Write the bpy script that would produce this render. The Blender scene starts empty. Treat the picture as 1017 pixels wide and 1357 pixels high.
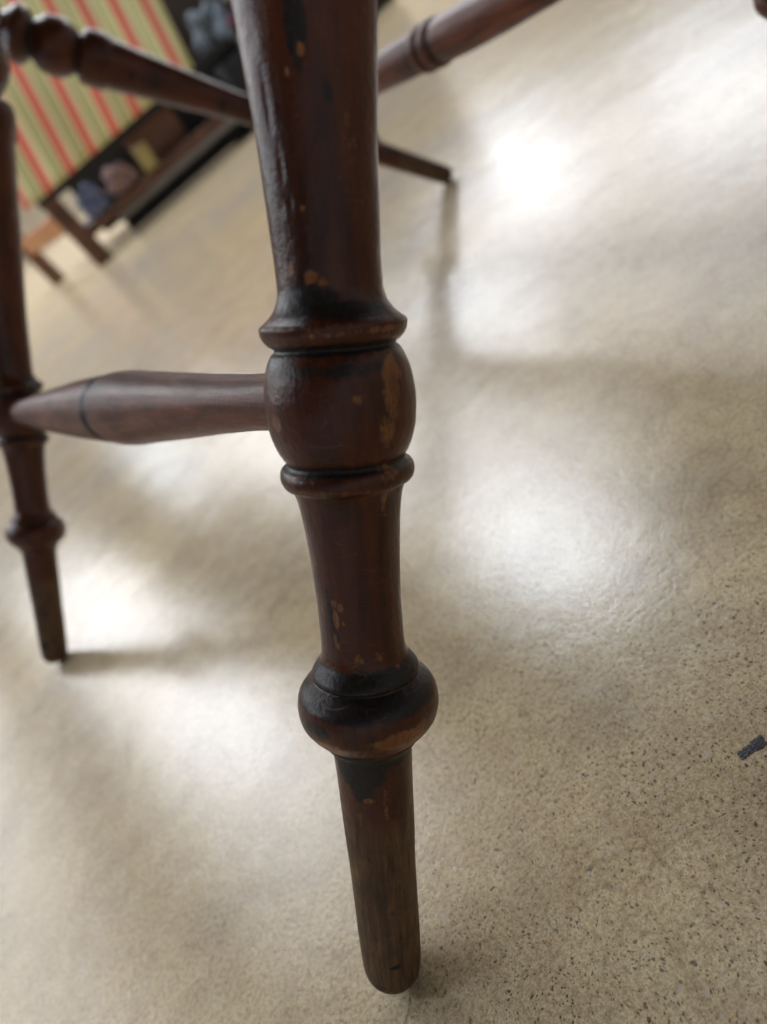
import bpy, bmesh, math, random
import numpy as np
from mathutils import Vector, Matrix, noise
R = math.radians
random.seed(4)
col = bpy.context.scene.collection
sc = bpy.context.scene

# ---------------------------------------------------------------- camera
ZO = 0.0045                                   # stool feet are rounded: axis origin sits a little above the floor
T, RO, FPX, H = 1.03789, -0.70956, 1000.0, 0.27563 + ZO
cam = bpy.data.objects.new('camera', bpy.data.cameras.new('camera'))
col.objects.link(cam)
Rx = Matrix(((1, 0, 0), (0, math.cos(T), math.sin(T)), (0, -math.sin(T), math.cos(T))))
Rz = Matrix(((math.cos(RO), math.sin(RO), 0), (-math.sin(RO), math.cos(RO), 0), (0, 0, 1)))
cam.matrix_world = Matrix.Translation((0, 0, H)) @ (Rz @ Rx).transposed().to_4x4()
cam.data.sensor_fit = 'VERTICAL'
cam.data.sensor_height = 24.0
cam.data.lens = 24.0 * FPX / 1357.0
cam.data.clip_start = 0.01
cam.data.clip_end = 200
cam.data.dof.use_dof = True
cam.data.dof.focus_distance = 0.262
cam.data.dof.aperture_fstop = 4.1
sc.camera = cam

# ---------------------------------------------------------------- light
world = bpy.data.worlds.new('World')
sc.world = world
world.use_nodes = True
world.node_tree.nodes['Background'].inputs[0].default_value = (0.95, 0.97, 1.0, 1)
world.node_tree.nodes['Background'].inputs[1].default_value = 0.30
sc.view_settings.view_transform = 'Standard'
sc.view_settings.look = 'None'
sc.view_settings.exposure = 0.66
sc.cycles.max_bounces = 8
sc.cycles.sample_clamp_indirect = 4

CEIL = 3.0
BD = Vector((0.34, -0.94, 0)).normalized()       # the way the ceiling fittings and beams run
BN = Vector((0.94, 0.34, 0)).normalized()
def ceiling_lamp_or_fill(x, y, sx, sy, power, colour=(0.80, 0.89, 1.0), z=CEIL - 0.16):
    l = bpy.data.lights.new('ceiling_lamp_or_fill', 'AREA')
    l.shape = 'RECTANGLE'; l.size = sx; l.size_y = sy; l.energy = power; l.color = colour
    o = bpy.data.objects.new('ceiling_lamp_or_fill', l); col.objects.link(o)
    o.location = (x, y, z); o.rotation_euler = (0, 0, math.atan2(BD.y, BD.x))
    return o
for x, y, sx, sy, e in [
        (0.60, 3.62, 1.3, 0.66, 23), (-1.78, 4.35, 1.3, 0.66, 13), (-1.81, 9.9, 1.8, 0.9, 26),
        (-3.1, 7.7, 1.8, 0.8, 7), (3.62, 8.4, 1.2, 0.6, 5), (4.35, 9.9, 1.8, 0.8, 14), (5.9, 7.5, 1.8, 1.1, 22),
        (2.0, 6.8, 1.4, 0.6, 19), (-2.6, 1.6, 1.2, 0.6, 24)]:
    ceiling_lamp_or_fill(x, y, sx, sy, e)
# added area-light strips without a known fixture, for top light and banded reflections
for off, al, ln, wd, rad in [(4.28, -6.3, 7.0, 0.56, 7.6), (6.75, -6.6, 7.0, 1.30, 4.3), (2.5, -6.4, 6.5, 1.3, 3.8), (-0.3, -6.4, 7.0, 1.2, 3.4), (8.9, -6.0, 8.0, 1.4, 2.6), (-2.4, -7.5, 8.0, 1.3, 2.2)]:
    p = BN * off + BD * al
    ceiling_lamp_or_fill(p.x, p.y, ln, wd, rad * math.pi * ln * wd, (0.97, 0.97, 1.0), CEIL - 0.03)

# ---------------------------------------------------------------- helpers
def link(o): col.objects.link(o); return o
def tag(o, label=None, cat=None, group=None, kind=None):
    if label: o['label'] = label
    if cat: o['category'] = cat
    if group: o['group'] = group
    if kind: o['kind'] = kind
    return o
def empty(name, loc):
    o = bpy.data.objects.new(name, None); o.location = loc; o.empty_display_size = 0.05
    return link(o)
def mesh_obj(name, verts, faces, mat, parent=None, smooth=True, me=None):
    if me is None:
        me = bpy.data.meshes.new(name); me.from_pydata(verts, [], faces); me.update()
        if smooth: me.polygons.foreach_set('use_smooth', [True] * len(me.polygons))
        if mat: me.materials.append(mat)
    o = bpy.data.objects.new(name, me); link(o)
    if parent: o.parent = parent; o.matrix_parent_inverse = Matrix.Identity(4)
    return o
def bm_obj(name, bm, mat, parent=None, smooth=False):
    me = bpy.data.meshes.new(name); bm.to_mesh(me); bm.free()
    if smooth: me.polygons.foreach_set('use_smooth', [True] * len(me.polygons))
    me.materials.append(mat)
    return mesh_obj(name, None, None, None, parent, me=me)
def box_bm(size, bevel=0.0, segs=2):
    bm = bmesh.new(); bmesh.ops.create_cube(bm, size=1.0)
    for v in bm.verts: v.co = Vector((v.co.x * size[0], v.co.y * size[1], v.co.z * size[2]))
    if bevel: bmesh.ops.bevel(bm, geom=list(bm.edges), offset=bevel, segments=segs, profile=0.5, affect='EDGES')
    return bm
class NT:
    def __init__(s, name):
        s.m = bpy.data.materials.new(name); s.m.use_nodes = True
        s.t = s.m.node_tree; s.b = s.t.nodes['Principled BSDF']
    def n(s, typ, **kw):
        nd = s.t.nodes.new('ShaderNode' + typ)
        for k, v in kw.items():
            if k.startswith('i_'):
                nd.inputs[k[2:].replace('_', ' ')].default_value = v
            else: setattr(nd, k, v)
        return nd
    def l(s, a, b): s.t.links.new(a, b)
    def coord(s, scale=(1, 1, 1), rot=(0, 0, 0)):
        tc = s.n('TexCoord'); mp = s.n('Mapping'); mp.inputs['Scale'].default_value = scale
        mp.inputs['Rotation'].default_value = rot
        s.l(tc.outputs['Object'], mp.inputs[0]); return mp.outputs[0]
    def noise(s, vec, scale, detail=4, rough=0.55, dist=0.0):
        nd = s.n('TexNoise'); s.l(vec, nd.inputs['Vector'])
        nd.inputs['Scale'].default_value = scale; nd.inputs['Detail'].default_value = detail
        nd.inputs['Roughness'].default_value = rough; nd.inputs['Distortion'].default_value = dist
        return nd.outputs['Fac']
    def ramp(s, fac, stops, interp='LINEAR'):
        r = s.n('ValToRGB'); s.l(fac, r.inputs[0]); r.color_ramp.interpolation = interp
        el = r.color_ramp.elements
        while len(el) < len(stops): el.new(0.5)
        for e, (p, c) in zip(el, stops):
            e.position = p; e.color = (c, c, c, 1) if not hasattr(c, '__len__') else (*c, 1)
        return r.outputs[0]
    def mix(s, fac, a, b, mode='MIX'):
        m = s.n('Mix', data_type='RGBA', blend_type=mode)
        for i, v in ((0, fac), (6, a), (7, b)):
            if isinstance(v, (int, float)): m.inputs[i].default_value = v
            elif hasattr(v, 'is_output') or isinstance(v, bpy.types.NodeSocket): s.l(v, m.inputs[i])
            else: m.inputs[i].default_value = (*v, 1)
        return m.outputs[2]
    def math(s, op, a, b=0.0, c=None, clamp=False):
        m = s.n('Math', operation=op); m.use_clamp = clamp
        for i, v in enumerate((a, b) if c is None else (a, b, c)):
            if isinstance(v, (int, float)): m.inputs[i].default_value = v
            else: s.l(v, m.inputs[i])
        return m.outputs[0]
    def bump(s, h, strength, dist, prev=None):
        b = s.n('Bump'); b.inputs['Strength'].default_value = strength; b.inputs['Distance'].default_value = dist
        s.l(h, b.inputs['Height'])
        if prev is not None: s.l(prev, b.inputs['Normal'])
        return b.outputs[0]
    def set(s, **kw):
        for k, v in kw.items():
            i = s.b.inputs[k.replace('_', ' ')]
            if isinstance(v, bpy.types.NodeSocket): s.l(v, i)
            elif hasattr(v, '__len__') and len(v) == 3: i.default_value = (*v, 1)
            else: i.default_value = v

# ---------------------------------------------------------------- materials
def wood_material():
    w = NT('old_varnished_wood')
    c = w.coord(); cg = w.coord((1, 1, 0.09))
    att = lambda n: w.n('Attribute', attribute_name=n).outputs['Fac']
    wear, dark, bare = att('wear'), att('dark'), att('bare')
    big = w.noise(c, 26, 3); mid = w.noise(c, 110, 4); fine = w.noise(c, 700, 4, 0.65)
    grain = w.noise(cg, 420, 5, 0.65, 0.4); grain2 = w.noise(cg, 130, 3, 0.6, 0.6)
    base = w.mix(w.ramp(big, [(0.35, 0), (0.66, 1)]), (0.022, 0.0054, 0.0033), (0.080, 0.0180, 0.0066))
    base = w.mix(w.ramp(grain2, [(0.35, 0), (0.7, 0.75)]), base, (0.115, 0.030, 0.009))
    base = w.mix(w.ramp(grain, [(0.52, 0), (0.75, 0.55)]), base, (0.012, 0.006, 0.005))
    # bare, dirty foot wood
    bw = w.mix(w.ramp(grain, [(0.3, 0), (0.7, 1)]), (0.034, 0.015, 0.007), (0.20, 0.100, 0.042))
    bw = w.mix(w.ramp(mid, [(0.4, 0), (0.68, 0.8)]), bw, (0.050, 0.033, 0.020))
    bfac = w.math('ADD', bare, w.math('MULTIPLY', w.math('SUBTRACT', mid, 0.5), 0.9))
    base = w.mix(w.ramp(bfac, [(0.32, 0), (0.72, 1)]), base, bw)
    # blackened old finish and shade painted dark into the grooves
    dn = w.math('ADD', dark, w.math('MULTIPLY', w.math('SUBTRACT', w.noise(c, 160, 5, 0.7), 0.5), 0.95))
    dfac = w.ramp(dn, [(0.40, 0), (0.62, 0.94)])
    base = w.mix(dfac, base, w.mix(w.ramp(fine, [(0.4, 0), (0.75, 1)]), (0.0065, 0.006, 0.0065), (0.018, 0.016, 0.016)))
    # rubbed-through orange wood
    wn = w.math('ADD', wear, w.math('MULTIPLY', w.math('SUBTRACT', w.noise(w.coord((1, 1, .6)), 420, 6, 0.8), 0.5), 2.0))
    wfac = w.ramp(wn, [(0.34, 0), (0.66, 0.92)])
    wc = w.mix(w.ramp(w.noise(cg, 300, 4, 0.6), [(0.3, 0), (0.7, 1)]), (0.12, 0.038, 0.011), (0.33, 0.135, 0.044))
    base = w.mix(wfac, base, wc)
    # fine handling scratches
    sv = w.n('TexVoronoi', feature='DISTANCE_TO_EDGE'); w.l(w.coord((1, 1, 3.2), (0.5, 0.3, 0.2)), sv.inputs['Vector']); sv.inputs['Scale'].default_value = 70
    scr = w.math('MULTIPLY', w.ramp(sv.outputs['Distance'], [(0.006, .5), (0.016, 0)]), w.ramp(w.noise(c, 85, 3), [(0.55, 0), (0.62, 1)]))
    base = w.mix(scr, base, (0.16, 0.085, 0.05))
    # tiny pale nicks
    v = w.n('TexVoronoi'); w.l(c, v.inputs['Vector']); v.inputs['Scale'].default_value = 170
    nick = w.math('MULTIPLY', w.ramp(v.outputs['Distance'], [(0.03, 1), (0.075, 0)]), w.ramp(w.noise(c, 60, 2), [(0.56, 0), (0.62, 0.8)]))
    base = w.mix(nick, base, (0.22, 0.15, 0.10))
    rough = w.math('ADD', 0.22, w.math('MULTIPLY', mid, 0.22))
    rough = w.math('ADD', rough, w.math('MULTIPLY', dfac, 0.10))
    rough = w.math('ADD', rough, w.math('MULTIPLY', w.ramp(bfac, [(0.3, 0), (0.7, 1)]), 0.22))
    n1 = w.bump(grain, 0.30, 0.00045)
    n2 = w.bump(fine, 0.30, 0.00022, n1)
    n3 = w.bump(w.noise(c, 210, 4, 0.65), 0.5, 0.0009, n2)
    n4 = w.bump(w.math('SUBTRACT', 1.0, w.math('MAXIMUM', wfac, nick)), 0.35, 0.0004, n3)
    w.set(Base_Color=base, Roughness=rough, Normal=n4)
    w.b.inputs['Specular IOR Level'].default_value = 0.30
    w.b.inputs['Coat Weight'].default_value = 0.05
    w.b.inputs['Coat Roughness'].default_value = 0.3
    return w.m
WOOD = wood_material()

def stretcher_material():
    w = NT('worn_stretcher_wood')
    c = w.coord(); cg = w.coord((1, 1, 0.08))
    dark = w.n('Attribute', attribute_name='dark').outputs['Fac']
    g = w.noise(cg, 300, 5, 0.6, 0.4); big = w.noise(w.coord((1, 1, 0.3)), 40, 4)
    base = w.mix(w.ramp(g, [(0.3, 0), (0.7, 1)]), (0.062, 0.0170, 0.0095), (0.22, 0.066, 0.032))
    base = w.mix(w.ramp(big, [(0.42, 0), (0.68, 0.85)]), base, (0.028, 0.0115, 0.0095))
    lite = w.ramp(w.noise(w.coord((1, 1, .25)), 90, 5, .7), [(.55, 0), (.68, .7)])
    base = w.mix(lite, base, (0.21, 0.105, 0.065))
    base = w.mix(dark, base, (0.012, 0.007, 0.006))
    n1 = w.bump(g, 0.3, 0.0006); n2 = w.bump(w.noise(c, 260, 4), 0.35, 0.0006, n1)
    w.set(Base_Color=base, Roughness=w.math('ADD', 0.30, w.math('MULTIPLY', big, 0.28)), Normal=n2)
    w.b.inputs['Specular IOR Level'].default_value = 0.24
    return w.m
STRETCH = stretcher_material()

def floor_material():
    w = NT('polished_concrete')
    c = w.coord()
    n05 = w.noise(c, 0.9, 3); n3 = w.noise(c, 4.5, 4); n12 = w.noise(c, 16, 5, 0.6); n60 = w.noise(c, 75, 5, 0.6); n300 = w.noise(c, 420, 5, 0.65)
    base = w.mix(w.ramp(n3, [(0.35, 0), (0.65, 1)]), (0.78, 0.64, 0.42), (0.62, 0.555, 0.46))
    base = w.mix(w.ramp(n05, [(0.44, 0), (0.58, 0.9)]), base, (0.84, 0.68, 0.41))
    base = w.mix(w.ramp(n12, [(0.45, 0), (0.66, 0.55)]), base, (0.47, 0.37, 0.235))
    base = w.mix(w.ramp(n60, [(0.38, 0.25), (0.60, 0)]), base, (0.40, 0.245, 0.175))
    base = w.mix(w.ramp(n60, [(0.55, 0), (0.75, 0.28)]), base, (0.66, 0.62, 0.54))
    base = w.mix(w.ramp(n300, [(0.38, 0.55), (0.55, 0)]), base, (0.30, 0.24, 0.16))
    base = w.mix(w.ramp(n300, [(0.52, 0), (0.70, 0.32)]), base, (0.66, 0.60, 0.50))
    # hairline crazing, olive and faint
    vc = w.n('TexVoronoi', feature='DISTANCE_TO_EDGE'); vc.inputs['Scale'].default_value = 48
    wv = w.n('Mix', data_type='VECTOR'); 
    nz = w.n('TexNoise'); w.l(c, nz.inputs['Vector']); nz.inputs['Scale'].default_value = 30
    sub = w.n('VectorMath', operation='SCALE'); w.l(nz.outputs['Color'], sub.inputs[0]); sub.inputs['Scale'].default_value = 0.022
    add = w.n('VectorMath', operation='ADD'); w.l(c, add.inputs[0]); w.l(sub.outputs[0], add.inputs[1]); w.l(add.outputs[0], vc.inputs['Vector'])
    crack = w.math('MULTIPLY', w.ramp(vc.outputs['Distance'], [(0.0, 0.30), (0.07, 0)]), w.ramp(w.noise(c, 9, 3), [(0.47, 0), (0.60, 1)]))
    base = w.mix(crack, base, (0.25, 0.20, 0.10))
    # open pores and dark aggregate, thicker in patches
    tcp = w.n('TexCoord'); vd = w.n('VectorMath', operation='DISTANCE'); w.l(tcp.outputs['Object'], vd.inputs[0]); vd.inputs[1].default_value = (0.07, 0.13 - 4.0, 0)
    far = w.math('ADD', w.math('MULTIPLY', vd.outputs['Value'], 1.8), w.math('MULTIPLY', w.math('SUBTRACT', w.noise(c, 9, 4), 0.5), 1.1))
    patch = w.ramp(far, [(0.10, 0.9), (0.55, 0.10)])
    def specks(scale, r0, r1, colr, amt, b, seed):
        nonlocal w
        v = w.n('TexVoronoi'); mp = w.n('Mapping'); mp.inputs['Location'].default_value = (seed, seed * 2, 0)
        mp.inputs['Rotation'].default_value = (0, 0, seed); mp.inputs['Scale'].default_value = (1, 0.72, 1)
        w.l(add.outputs[0], mp.inputs[0]); w.l(mp.outputs[0], v.inputs['Vector']); v.inputs['Scale'].default_value = scale
        rnd = w.n('SeparateColor'); w.l(v.outputs['Color'], rnd.inputs[0])
        keep = w.math('MULTIPLY', w.ramp(rnd.outputs[0], [(amt, 1), (amt + 0.02, 0)]), 1.0)
        size = w.math('ADD', r0, w.math('MULTIPLY', rnd.outputs[1], r1))
        dd = w.math('ADD', v.outputs['Distance'], w.math('MULTIPLY', w.math('SUBTRACT', n300, 0.5), 0.7))
        m = w.math('MULTIPLY', w.math('MULTIPLY', w.math('SUBTRACT', size, dd), 14.0, clamp=True), keep)
        m = w.math('MULTIPLY', m, patch)
        return w.mix(m, b, colr), m
    gr = w.ramp(w.noise(c, 900, 3, 0.7), [(0.40, 1), (0.56, 0)])
    base = w.mix(w.math('MULTIPLY', gr, w.math('ADD', 0.15, w.math('MULTIPLY', patch, 0.40))), base, (0.26, 0.20, 0.13))
    base, m0 = specks(950, 0.14, 0.25, (0.13, 0.095, 0.06), 0.50, base, 0.7)
    base, m1 = specks(520, 0.12, 0.22, (0.115, 0.085, 0.055), 0.50, base, 1.3)
    base, m2 = specks(270, 0.05, 0.18, (0.085, 0.065, 0.045), 0.26, base, 2.1)
    base, m3 = specks(120, 0.04, 0.08, (0.025, 0.020, 0.016), 0.26, base, 3.7)
    base, m4 = specks(300, 0.12, 0.2, (0.62, 0.56, 0.47), 0.25, base, 5.2)
    rough = w.math('ADD', 0.060, w.math('MULTIPLY', n60, 0.11))
    rough = w.math('ADD', rough, w.math('MULTIPLY', n12, 0.08))
    n1 = w.bump(w.noise(c, 7, 2), 0.05, 0.02)
    n2 = w.bump(n60, 0.20, 0.0009, n1)
    n3b = w.bump(w.math('SUBTRACT', n300, w.math('MAXIMUM', m2, m3)), 0.34, 0.0003, n2)
    w.set(Base_Color=base, Roughness=rough, Normal=n3b)
    w.b.inputs['Specular IOR Level'].default_value = 0.55
    return w.m

def simple(name, colr, rough=0.6, scale=30.0, var=0.35, bump=0.2, dist=0.002):
    w = NT(name); c = w.coord(); n = w.noise(c, scale, 4)
    dk = tuple(x * (1 - var) for x in colr); lt = tuple(min(1, x * (1 + var)) for x in colr)
    w.set(Base_Color=w.mix(w.ramp(n, [(0.3, 0), (0.7, 1)]), dk, lt), Roughness=rough, Normal=w.bump(n, bump, dist))
    return w.m

# ---------------------------------------------------------------- setting
bm = bmesh.new(); bmesh.ops.create_grid(bm, x_segments=2, y_segments=2, size=16)
fl = bm_obj('floor', bm, floor_material()); tag(fl, kind='structure'); fl.location = (0, 4, 0)
pl = simple('grey_ceiling_paint', (0.16, 0.155, 0.15), 0.85, 3, 0.05)
ce = bm_obj('ceiling', box_bm((22, 20, 0.1)), pl); ce.location = (1, 6, CEIL + 0.05); tag(ce, kind='structure')
ce.rotation_euler = (0, 0, 0)
bk = bm_obj('back_wall', box_bm((26, 0.2, CEIL - 0.004)), simple('shop_wall_paint', (0.62, 0.54, 0.40), 0.8, 2, 0.1)); bk.location = (1, 15.2, CEIL / 2 - 0.002); tag(bk, kind='structure')
beam_m = simple('dark_beam_timber', (0.10, 0.085, 0.07), 0.8, 5, 0.3)
for off in (5.17, 3.66, 1.04):
    b = bm_obj('ceiling_beam', box_bm((13.0, 0.42, 0.3)), beam_m)
    p = BN * off - BD * 5.6
    b.location = (p.x, p.y, CEIL - 0.152); b.rotation_euler = (0, 0, math.atan2(BD.y, BD.x)); tag(b, kind='structure')

# ---------------------------------------------------------------- the turned stool
LEG = [(-.0015, .0), (-.0014, .0035), (-.0010, .0066), (.0010, .0093), (.0038, .0107), (.0080, .0114), (.0160, .01187), (.0345, .01224), (.0522, .01246),
       (.0693, .01309), (.0858, .01356), (.1018, .01405), (.1070, .0144), (.1095, .0158), (.1098, .01665), (.1112, .0170), (.1125, .01690), (.1130, .0182), (.1143, .0202),
       (.1165, .0221), (.1203, .02415), (.1248, .02490), (.1293, .02425), (.1320, .0226), (.1336, .0206), (.1349, .0186), (.1354, .01770), (.1359, .0179), (.1362, .01875), (.1372, .01880), (.1386, .0181),
       (.1405, .0167), (.1424, .01540), (.1455, .01455), (.1496, .01435), (.1608, .0143), (.1717, .01475), (.1824, .0153), (.1928, .01625), (.1985, .0171),
       (.2020, .0182), (.2032, .0188), (.2036, .0203), (.2046, .0212), (.2068, .02170), (.2088, .0214), (.2102, .0202), (.2108, .0189), (.2116, .01905), (.2130, .0200), (.2166, .0217),
       (.2227, .02325), (.2298, .02370), (.2368, .02300), (.2425, .0213), (.2452, .0198), (.2462, .01870), (.2468, .0189), (.2478, .0205), (.2492, .0217), (.2510, .02250),
       (.2528, .0227), (.2535, .0224), (.2542, .0214), (.2556, .0196), (.2575, .0180), (.2600, .0167), (.2637, .01585), (.2702, .01592), (.2807, .01635), (.3009, .0171), (.3201, .0184),
       (.3384, .0197), (.362, .0214), (.40, .0238), (.430, .0262), (.441, .0270), (.4435, .0286), (.449, .0296), (.458, .0301), (.466, .0294), (.471, .0265), (.474, .0205),
       (.477, .0225), (.484, .0275), (.496, .0312), (.506, .0300), (.516, .0255), (.522, .0195), (.524, .0225), (.529, .0285), (.536, .0302), (.542, .0285), (.548, .0220),
       (.556, .0170), (.575, .0165), (.60, .0165), (.626, .0160)]
def pchip(xs, ys, x):
    h = np.diff(xs); d = np.diff(ys) / h; m = np.zeros(len(xs))
    for i in range(1, len(xs) - 1):
        if d[i - 1] * d[i] > 0:
            w1, w2 = 2 * h[i] + h[i - 1], h[i] + 2 * h[i - 1]
            m[i] = (w1 + w2) / (w1 / d[i - 1] + w2 / d[i])
    m[0], m[-1] = d[0], d[-1]
    i = np.clip(np.searchsorted(xs, x) - 1, 0, len(xs) - 2); t = (x - xs[i]) / h[i]
    return ((2*t**3 - 3*t**2 + 1) * ys[i] + (t**3 - 2*t**2 + t) * h[i] * m[i] + (-2*t**3 + 3*t**2) * ys[i + 1] + (t**3 - t**2) * h[i] * m[i + 1])

def turned_mesh(name, prof, step, nseg, mat, attrs, wob=1.0, seed=0.0, dents=()):
    xs = np.array([p[0] for p in prof]); ys = np.array([p[1] for p in prof])
    if step > 0.001:
        keep = np.array([True] * len(xs))
    g = np.arange(xs[0], xs[-1], step); g = g[np.abs(g[:, None] - xs[None, :]).min(1) > step * .6]
    s = np.unique(np.concatenate([g, xs]))
    r = np.maximum(pchip(xs, ys, s), 0.00003)
    ph = np.linspace(0, 2 * np.pi, nseg, endpoint=False)
    S, P = np.meshgrid(s, ph, indexing='ij'); Rr = np.repeat(r[:, None], nseg, 1)
    # hand-turned: not quite round or straight
    wv = (0.010 * np.sin(2 * P + 9 * S + seed) + 0.005 * np.sin(3 * P - 31 * S + 1.3 + seed) + 0.004 * np.sin(5 * P + 60 * S + seed)
          + 0.0035 * np.sin(8 * P - 140 * S) * np.sin(95 * S + seed))
    Rr = Rr * (1 + wob * wv)
    for (s0, p0, ls, lp, dep) in dents:
        dp = (np.degrees(P) - p0 + 180) % 360 - 180
        Rr = Rr - dep * np.exp(-((S - s0) / ls) ** 2 - (dp / lp) ** 2)
    V = np.stack([Rr * np.cos(P), Rr * np.sin(P), S], -1).reshape(-1, 3)
    n, m = S.shape
    i = np.arange(n - 1)[:, None] * m; j = np.arange(m)[None, :]; j2 = (j + 1) % m
    F = np.stack([i + j, i + j2, i + m + j2, i + m + j], -1).reshape(-1, 4)
    me = bpy.data.meshes.new(name)
    me.vertices.add(len(V)); me.vertices.foreach_set('co', V.ravel())
    me.loops.add(F.size); me.loops.foreach_set('vertex_index', F.ravel())
    me.polygons.add(len(F)); me.polygons.foreach_set('loop_start', np.arange(0, F.size, 4))
    me.polygons.foreach_set('use_smooth', np.ones(len(F), bool))
    me.update(calc_edges=True); me.validate()
    me.materials.append(mat)
    for k, fn in attrs.items():
        a = me.attributes.new(k, 'FLOAT', 'POINT')
        a.data.foreach_set('value', np.clip(fn(S, np.degrees(P), Rr), 0, 1.2).astype(np.float32).ravel())
    return me
def blobs(lst):
    def fn(S, P, Rr):
        out = np.zeros_like(S)
        for s0, p0, ls, lp, a in lst:
            dp = (P - p0 + 180) % 360 - 180
            out = np.maximum(out, a * np.exp(-(((S - s0) / ls) ** 2 + (dp / lp) ** 2) ** 1.5))
        return out
    return fn
def band(S, a, b, soft): return np.clip((S - a) / soft, 0, 1) * np.clip((b - S) / soft, 0, 1)
# wear of the near leg: (height along the leg, angle round it, height extent, angle extent, amount)
WEAR_NEAR = [(.2398, 45, .005, 11, .80), (.2333, 40, .011, 9, .68), (.2225, 34, .006, 9, .60), (.2326, 11, .0016, 4, .75), (.2262, -56, .0028, 6, .78),
             (.2512, 40, .0012, 30, .62), (.2508, -6, .0010, 26, .50), (.2094, 36, .0035, 13, .56), (.2052, -20, .0010, 40, .58), (.2012, 36, .005, 6, .60),
             (.1670, -34, .0015, 5, .85), (.1610, -34, .0042, 4.5, .95), (.1655, -25, .0020, 5, .82), (.1600, -23, .0010, 2.5, .9), (.1535, -38, .0030, 3.5, .85), (.1517, -34, .0016, 3, .8),
             (.1475, -8, .0022, 9, .52), (.1475, 18, .0026, 8, .52), (.1420, 44, .0012, 5, .55),
             (.1212, 21, .0034, 22, 1.1), (.1190, 34, .0028, 20, .95), (.1180, -38, .0030, 19, .90), (.1165, -14, .0016, 15, .58), (.1150, 5, .0012, 60, .46), (.1230, 45, .003, 10, .6), (.2531, 0, .0009, 500, .34), (.2046, 0, .0009, 500, .36), (.1185, 0, .0022, 500, .34), (.1366, 0, .0008, 500, .30), (.2480, 60, .003, 25, .4),
             (.0926, -14, .0013, 11, .80), (.0905, 12, .0090, 5, .50), (.0845, -30, .008, 7, .40), (.0700, -34, .010, 5, .36), (.0760, 8, .010, 4, .42),
             (.2665, -19, .0018, 10, .82), (.2650, -8, .0013, 6, .75), (.2690, -42, .0022, 6, .72), (.2845, -20, .001, 3, .75), (.3217, -7, .0022, 4, .80),
             (.3170, -20, .001, 2, .8), (.2700, 8, .003, 6, .38), (.30, 30, .012, 10, .34)]
DARK_NEAR = [(.2600, -30, .0055, 42, .95), (.2570, 15, .0035, 60, .75), (.3276, -9, .013, 11, .85), (.3400, -9, .01, 13, .8), (.3120, 12, .004, 7, .55), (.2985, 40, .006, 6, .5),
             (.2438, -55, .006, 30, .66), (.2410, 0, .0030, 90, .58), (.1045, -20, .0090, 46, 1.0), (.0985, -22, .0085, 24, .95), (.1075, 35, .004, 40, .75), (.107, 0, .0025, 170, .8), (.1640, -42, .010, 5, .75), (.1570, -36, .008, 12, .62),
             (.1310, 0, .0035, 110, .72), (.1395, 0, .0040, 190, 1.0), (.1330, 5, .0030, 140, .85), (.1250, -45, .004, 22, .60), (.1240, 3, .003, 10, .55),
             (.0165, 4, .0009, 13, .95), (.0175, 12, .0008, 7, .9), (.0426, 9, .0030, 7, .52), (.030, 20, .008, 4, .5), (.065, -20, .012, 8, .48), (.052, 25, .010, 5, .45), (.0050, -30, .003, 30, .45), (.0200, 72, .012, 3.5, .95), (.0080, 40, .005, 3, .8), (.060, -45, .02, 12, .35), (.2315, 0, .004, 30, .35)]
GROOVE_SHADE = [(.1095, .0013), (.1362, .0011), (.2110, .0016), (.2464, .0018), (.474, .003), (.524, .003)]  # recess shade painted as a dark ring at each groove
def dark_fn(lst):
    bf = blobs(lst)
    def fn(S, P, Rr):
        d = bf(S, P, Rr)
        for g, wd in GROOVE_SHADE: d = np.maximum(d, 1.05 * np.exp(-((S - g) / wd) ** 2))
        return d
    return fn
def bare_fn(S, P, Rr): return np.clip((.098 - S) / .03, 0, 1) * 0.95
DENTS = [(.2665, -19, .0018, 9, .00022), (.161, -34, .004, 4, .0002), (.0426, 9, .002, 6, .0003), (.0170, 6, .0012, 8, .0004), (.0200, 73, .013, 2.2, .0007), (.3217, -7, .002, 4, .0003),
         (.1212, 21, .004, 18, .0004), (.295, -38, .006, 4, .0003), (.286, -32, .003, 3, .00025), (.312, -44, .008, 4, .0003), (.2520, -5, .0012, 5, .0003), (.2545, 50, .0015, 5, .0004),
         (.2330, 35, .010, 12, .0003), (.2240, -20, .004, 14, .0002), (.203, 55, .0015, 6, .0004), (.118, -38, .003, 15, .0004)]
rng = np.random.default_rng(7)
def rand_blobs(n, a0, a1, ls=.004, lp=9):
    return [(rng.uniform(0, .55), rng.uniform(-180, 180), rng.uniform(.3, 1.3) * ls, rng.uniform(.4, 1.4) * lp, rng.uniform(a0, a1)) for _ in range(n)]

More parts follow.
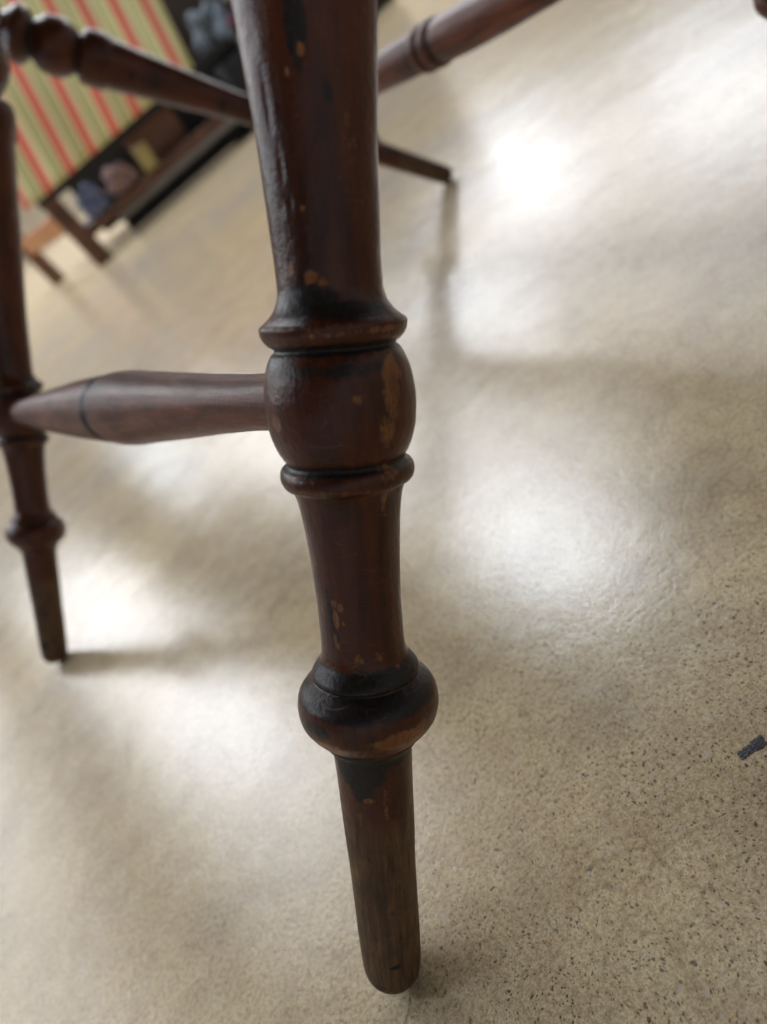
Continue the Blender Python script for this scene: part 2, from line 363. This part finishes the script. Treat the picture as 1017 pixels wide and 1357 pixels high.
stool = empty('turned_wood_stool', (0, 0, 0))
tag(stool, 'dark antique wooden stool with turned legs and stretchers, worn varnish, standing on pale polished concrete', 'stool')
LEGS = {'A': ((-.11736, .18657), (.69769, .18228)), 'B': ((-.32153, .65443), (.784, .20942)), 'C': ((.36761, 1.03577), (-.78257, .02689)),
        'D': ((.521, .4952), (-.80, -.08))}
def leg_frame(k):
    (x, y), (a, b) = LEGS[k]
    u = Vector((a, b, 1)).normalized(); F = Vector((x, y, ZO)); M = F + u * .2
    e1 = Vector((0, 0, .27563 + ZO)) - M; e1 -= u * e1.dot(u); e1.normalize(); e2 = u.cross(e1)
    return F, u, e1, e2
def along(k, s): F, u, _, _ = leg_frame(k); return F + u * s
low = {}
for k in 'ABCD':
    F, u, e1, e2 = leg_frame(k)
    if k == 'A':
        wear = WEAR_NEAR + [(s, p, ls, lp, a) for s, p, ls, lp, a in rand_blobs(40, .3, .7) if abs(p) > 75]
        me = turned_mesh('leg', LEG, .0006, 320, WOOD, {'wear': blobs(wear), 'dark': dark_fn(DARK_NEAR), 'bare': bare_fn}, 1.0, 0.4, DENTS)
    else:
        me = turned_mesh('leg', LEG, .0016, 96, WOOD, {'wear': blobs(rand_blobs(45, .3, .75)), 'dark': dark_fn(rand_blobs(25, .4, .9, .008, 25)), 'bare': bare_fn}, 1.0, ord(k))
    o = mesh_obj('leg', None, None, None, stool, me=me)
    m = Matrix((e1, e2, u)).transposed().to_4x4(); m.translation = F
    o.matrix_local = m
# stretchers: radius along the length, 0 = first ball
def stretcher(P0, P1, prof, grooves, seed):
    L = (P1 - P0).length; u = (P1 - P0).normalized()
    e1 = Vector((0, 0, 1)) - u * u.z; e1.normalize(); e2 = u.cross(e1)
    pr = [(t * L, r) for t, r in prof]
    def dk(S, P, Rr):
        d = np.zeros_like(S)
        for g, wd in grooves: d = np.maximum(d, np.exp(-((S / L - g) / wd) ** 2))
        return d
    me = turned_mesh('stretcher', pr, .0014, 128, STRETCH, {'dark': dk}, 0.8, seed)
    o = mesh_obj('stretcher', None, None, None, stool, me=me)
    m = Matrix((e1, e2, u)).transposed().to_4x4(); m.translation = P0; o.matrix_local = m
    return o
stretcher(along('A', .2300), along('B', .2300),
          [(.02, .0100), (.10, .0103), (.166, .0118), (.244, .0145), (.339, .0177), (.395, .0196), (.425, .0198), (.434, .0196), (.440, .0188), (.446, .0178), (.456, .0178), (.461, .0189), (.470, .0192), (.53, .0189), (.655, .0170), (.782, .0144), (.90, .0112), (.985, .0098)],
          [(.451, .017)], 0.3)
stretcher(along('C', .2300), along('D', .2300),
          [(.02, .0105), (.15, .0125), (.28, .0155), (.40, .0172), (.505, .0180), (.514, .0176), (.520, .0195), (.530, .0208), (.538, .0202), (.543, .0182), (.548, .0200), (.556, .0208), (.566, .0200), (.572, .0180), (.59, .0186), (.62, .0188), (.70, .0178), (.80, .0150), (.90, .0118), (.985, .0105)],
          [(.514, .005), (.5435, .004), (.573, .005)], 2.0)
# open seat frame carried by the leg tops
tops = {k: along(k, .617) for k in 'ABCD'}
zt = max(p.z for p in tops.values())
for a, b in ('AB', 'BC', 'CD', 'DA'):
    p, q = tops[a], tops[b]; d = q - p
    o = bm_obj('seat_rail', box_bm((d.length + .02, .034, .03), .006, 3), STRETCH, stool, True)
    m = Matrix((d.normalized(), Vector((0, 0, 1)).cross(d.normalized()).normalized(), d.normalized().cross(Vector((0, 0, 1)).cross(d.normalized()).normalized()))).transposed().to_4x4()
    m.translation = (p + q) / 2 + Vector((0, 0, .012 + (.0015 if a in 'BD' else 0))); o.matrix_local = m

# ---------------------------------------------------------------- small things on the floor
def ground_patch(name, pts, h, mat, sub=4, jig=0.0003):
    bm = bmesh.new(); bot = [bm.verts.new((x, y, .0004)) for x, y in pts]
    n = len(pts); cx = sum(p[0] for p in pts) / n; cy = sum(p[1] for p in pts) / n
    top = [bm.verts.new((cx + (x - cx) * .86, cy + (y - cy) * .86, h + random.uniform(-.2, .2) * h)) for x, y in pts]
    for i in range(n): bm.faces.new((bot[i], bot[(i + 1) % n], top[(i + 1) % n], top[i]))
    c = bm.verts.new((cx, cy, h * 1.1))
    for i in range(n): bm.faces.new((top[i], top[(i + 1) % n], c))
    bm.faces.new(list(reversed(bot)))
    return bm_obj(name, bm, mat)
def scrap_mat():
    w = NT('black_rubber_scuff'); c = w.coord(); n = w.noise(c, 900, 4, 0.7)
    w.set(Base_Color=w.mix(w.ramp(n, [(0.5, 0), (0.68, 1)]), (0.010, 0.010, 0.014), (0.16, 0.15, 0.15)), Roughness=0.45, Normal=w.bump(n, 0.5, 0.0004))
    return w.m
a = Vector((.0417, .1650)); b = Vector((.0529, .1639))
d = (b - a); nn = Vector((-d.y, d.x)).normalized() * .0025
bm = bmesh.new(); NA, NB = 22, 8; g = []
for i in range(NA + 1):
    for j in range(NB + 1):
        t = i / NA; v = j / NB * 2 - 1
        edge = max(abs(v), abs(2 * t - 1)) ** 4
        rag = 1 + random.uniform(-.22, .12) * (abs(v) == 1) - .25 * (1 - t)
        q = a + d * (t + (random.uniform(-.035, .035) if i in (0, NA) else 0)) + nn * v * rag
        g.append(bm.verts.new((q.x, q.y, .00008 + .00012 * (1 - edge) * random.uniform(.3, 1.2))))
for i in range(NA):
    for j in range(NB):
        k = i * (NB + 1) + j; bm.faces.new((g[k], g[k + 1], g[k + NB + 2], g[k + NB + 1]))
s = bm_obj('rubber_scrap', bm, scrap_mat()); tag(s, 'small flat ragged smear of black rubber stuck to the pale floor at right', 'rubber scrap')
def tube_bm(points, r, n=6):
    bm = bmesh.new(); rings = []
    for i, p in enumerate(points):
        p = Vector(p); t = (Vector(points[min(i + 1, len(points) - 1)]) - Vector(points[max(i - 1, 0)])).normalized()
        s_ = t.cross(Vector((0, 0, 1))).normalized(); q = t.cross(s_)
        rings.append([bm.verts.new(p + (s_ * math.cos(a_) + q * math.sin(a_)) * r) for a_ in [2 * math.pi * k_ / n for k_ in range(n)]])
    for r0, r1 in zip(rings, rings[1:]):
        for k_ in range(n): bm.faces.new((r0[k_], r0[(k_ + 1) % n], r1[(k_ + 1) % n], r1[k_]))
    bm.faces.new(rings[0]); bm.faces.new(list(reversed(rings[-1])))
    return bm
th = bm_obj('thread', tube_bm([(-.1155 + .004 * math.sin(i * .5) * .4 - i * .0008, .1835 - i * .0016, .0008) for i in range(14)], .00022), simple('white_thread', (.75, .73, .7), .6), None, True)
tag(th, 'thin white thread lying on the floor by the foot of the nearest stool leg', 'thread')

# ---------------------------------------------------------------- furniture behind
BW = simple('brown_frame_timber', (0.105, 0.042, 0.020), 0.5, 14, 0.4)
OW = simple('orange_pine', (0.32, 0.135, 0.045), 0.5, 14, 0.25)
DK = simple('matte_black', (0.010, 0.011, 0.013), 0.85, 20, 0.3)
def cloth_material():
    w = NT('striped_cotton'); tc = w.n('TexCoord'); sp = w.n('SeparateXYZ'); w.l(tc.outputs['Object'], sp.inputs[0])
    u = w.math('FRACT', w.math('DIVIDE', w.math('ADD', sp.outputs['X'], 2.0), 0.1195))
    cream, red, dred, green, dg = (.74, .62, .36), (.82, .14, .09), (.62, .045, .035), (.42, .44, .14), (.32, .36, .09)
    colr = w.ramp(u, [(0, cream), (.11, cream), (.16, green), (.20, dg), (.24, green), (.29, cream), (.35, cream), (.40, green), (.44, dg), (.48, green), (.53, cream), (.59, cream), (.63, red), (.74, dred), (.79, dred), (.90, red), (.95, cream)])
    weave = w.noise(w.coord(), 500, 2)
    w.set(Base_Color=w.mix(w.ramp(weave, [(.3, 0), (.7, .25)]), colr, (.4, .35, .22)), Roughness=0.85, Normal=w.bump(weave, .2, .0008))
    w.b.inputs['Sheen Weight'].default_value = 0.2
    return w.m
# low bench on short feet, long side towards us
bench = empty('storage_bench', (-.25, 3.64, 0))
tag(bench, 'low brown wooden bench with open shelf and short feet, under the striped cloth', 'bench')
ANG = math.atan(.11)
def bpart(name, mat, size, loc, rot=(0, 0, 0), bev=.006):
    o = bm_obj(name, box_bm(size, bev), mat, bench, True); o.location = loc; o.rotation_euler = rot; return o
bench.rotation_euler = (0, 0, ANG)
W, Dp = 1.15, .95
for x, y in ((.035, 0), (W, 0), (-.17, Dp), (W, Dp)):
    l = bpart('leg', BW, (.075, .06, .31), (x, y, .155))
    for v in l.data.vertices:
        if v.co.z < 0: v.co.x = v.co.x * .8 + (.02 if v.co.x > 0 else .0)
bpart('front_rail', BW, (W - .08, .03, .045), (W / 2 + .035, 0, .128))
bpart('top_rail', DK, (W + .04, .03, .05), (W / 2 + .01, .005, .325))
sr = bpart('side_rail', OW, (.03, Dp, .085), (-.075, Dp / 2, .225), (0, 0, .2))
bpart('shelf_board', DK, (W - .04, Dp - .05, .018), (W / 2 + .05, Dp / 2 + .02, .135))
bpart('end_panel', BW, (.25, .02, .19), (W * .5, .10, .235))
bpart('light_block_panel', DK, (W - .14, .02, .26), (W / 2 + .08, .22, .20))  # added black sheet, blocks light coming through from behind the bench
bpart('floor_shade_panel', simple('charcoal_shade', (.035, .034, .034), .8, 10, .3), (W - .2, .02, .10), (W / 2 + .14, .19, .055))  # added dark sheet, stands in for the shadow on the floor below
bpart('pale_reflection_strip', simple('reflection_grey', (.22, .21, .20), .5, 10, .1), (W - .18, .012, .028), (W / 2 + .12, .03, .088))  # added grey strip, stands in for the pale reflection under the rail
# things on the shelf
def printed(name, c0, c1):
    w = NT(name); n = w.noise(w.coord(), 34, 5, .65, 1.2)
    w.set(Base_Color=w.mix(w.ramp(n, [(.42, 0), (.62, 1)]), c0, c1), Roughness=.85, Normal=w.bump(n, .6, .01)); return w.m
def lump(name, loc, size, mat, label, cat, seed=0, sub=3, amp=.18):
    bm = bmesh.new(); bmesh.ops.create_icosphere(bm, subdivisions=sub, radius=1)
    for v in bm.verts:
        n = noise.noise(v.co * 1.7 + Vector((seed, 0, 0)))
        v.co = Vector((v.co.x * size[0], v.co.y * size[1], v.co.z * size[2])) * (1 + amp * n)
        v.co.z = max(v.co.z, -size[2] * .85)
    o = bm_obj(name, bm, mat, None, True); o.location = loc
    return tag(o, label, cat)
def at(x, z, dy=0): return (x, 3.62 + .11 * x + dy, z)
lump('cloth_bundle', at(-.085, .206, .07), (.065, .06, .062), printed('blue_print_cloth', (.02, .03, .11), (.25, .29, .42)), 'rounded blue and white printed cloth bundle on the open shelf of the bench', 'bundle', 3, 4, .55)
lump('fabric_roll', at(.075, .205, .075), (.065, .05, .060), printed('pink_print_cloth', (.11, .09, .10), (.42, .24, .20)), 'pinkish beige patterned fabric roll on the bench shelf beside the blue bundle', 'fabric roll', 9, 4, .6)
yb = bm_obj('paper_box', box_bm((.055, .05, .105), .006), simple('yellow_card', (.34, .27, .10), .6, 12, .3)); yb.location = at(.215, .206, .03); yb.rotation_euler = (0, .1, .3)
tag(yb, 'small yellow card box standing on the bench shelf near its middle panel', 'box')
# striped cloth: leans back over the bench
bm = bmesh.new(); NX, NZ = 90, 24
vs = []
x0, x1 = 0.0, 0.905
for j in range(NZ + 1):
    for i in range(NX + 1):
        t = j / NZ; x = x0 + (x1 - x0) * i / NX
        vs.append(bm.verts.new((x, .16 * t + .010 * math.sin(x * 21 + 2 * t) * (1 - t * .5) + .005 * math.sin(x * 57 + 3 * t + 1) + .006 * math.sin(9 * t + 5 * x), t * .75)))
for j in range(NZ):
    for i in range(NX):
        k = j * (NX + 1) + i; bm.faces.new((vs[k], vs[k + 1], vs[k + NX + 2], vs[k + NX + 1]))
for v in vs: v.co.x += .28 * v.co.z                    # the stripes lean
cm = cloth_material()
me_c = bm_obj('striped_cloth', bm, cm, None, True)
me_c.modifiers.new('thickness', 'SOLIDIFY').thickness = .012
me_c.location = (-.30, 3.555, .337); me_c.rotation_euler = (0, 0, ANG)
tag(me_c, 'red, green and cream striped cloth hanging over the bench behind the stool', 'cloth')
# shear the texture with the cloth: stripe coordinate is stored before leaning
tc = cm.node_tree
sepn = [n for n in tc.nodes if n.type == 'SEPXYZ'][0]
mth = tc.nodes.new('ShaderNodeMath'); mth.operation = 'MULTIPLY_ADD'; mth.inputs[1].default_value = -.28
lk = [l for l in tc.links if l.from_node == sepn][0]; tgt = lk.to_socket
tc.links.remove(lk); tc.links.new(sepn.outputs['Z'], mth.inputs[0]); tc.links.new(sepn.outputs['X'], mth.inputs[2]); tc.links.new(mth.outputs[0], tgt)
# dark jumble to the right of the bench
cab = empty('dark_cabinet', (1.25, 4.55, 0)); tag(cab, 'dark brown cabinet in the far background beyond the striped cloth', 'cabinet')
CW = simple('very_dark_wood', (.022, .013, .010), .6, 8, .4)
for nm, sz, lc in (('body', (1.1, .4, 1.0), (0, 0, .56)), ('door', (.52, .02, .86), (-.27, -.212, .56)), ('door', (.52, .02, .86), (.27, -.212, .56)), ('plinth', (1.06, .36, .06), (0, 0, .03))):
    o = bm_obj(nm, box_bm(sz, .006), CW, cab, True); o.location = lc
crate = empty('black_basket', (.92, 3.86, 0)); tag(crate, 'black open basket full of oddments, standing beside the end of the bench', 'basket')
for nm, sz, lc in (('side', (.02, .30, .20), (-.20, 0, .18)), ('side', (.02, .30, .20), (.20, 0, .18)), ('side', (.38, .02, .20), (0, -.14, .18)), ('side', (.38, .02, .20), (0, .14, .18)), ('bottom', (.38, .26, .02), (0, 0, .09))):
    o = bm_obj(nm, box_bm(sz, .004), DK, crate, True); o.location = lc
for x, y in ((-.17, -.11), (.17, -.11), (-.17, .11), (.17, .11)):
    o = bm_obj('foot', box_bm((.03, .03, .08), .004), DK, crate, True); o.location = (x, y, .04)
lump('folded_fabric', (.80, 3.86, .385), (.085, .09, .105), printed('slate_cloth', (.03, .04, .055), (.17, .21, .25)), 'slate blue crumpled fabric heaped on the basket next to the striped cloth', 'fabric', 5, 4, .7)
lump('dark_garment', (.93, 3.90, .335), (.15, .10, .075), printed('navy_cloth', (.006, .007, .015), (.06, .03, .05)), 'navy black garment stuffed in the top of the basket', 'garment', 8, 4, .7)
lump('yarn_ball', (.865, 3.775, .300), (.033, .033, .033), simple('white_yarn', (.50, .46, .47), .8, 60, .3), 'small white yarn ball at the rim of the basket', 'yarn ball', 2, 3, .05)
lump('yarn_ball', (.855, 3.79, .370), (.030, .030, .030), simple('plum_yarn', (.16, .04, .07), .8, 60, .3), 'plum coloured yarn ball above the white one in the basket', 'yarn ball', 6, 3, .05)
lump('yarn_ball', (.93, 3.80, .46), (.03, .03, .03), simple('grey_yarn', (.32, .31, .31), .8, 60, .3), 'pale grey yarn ball on top of the heap in the basket', 'yarn ball', 7, 3, .05)
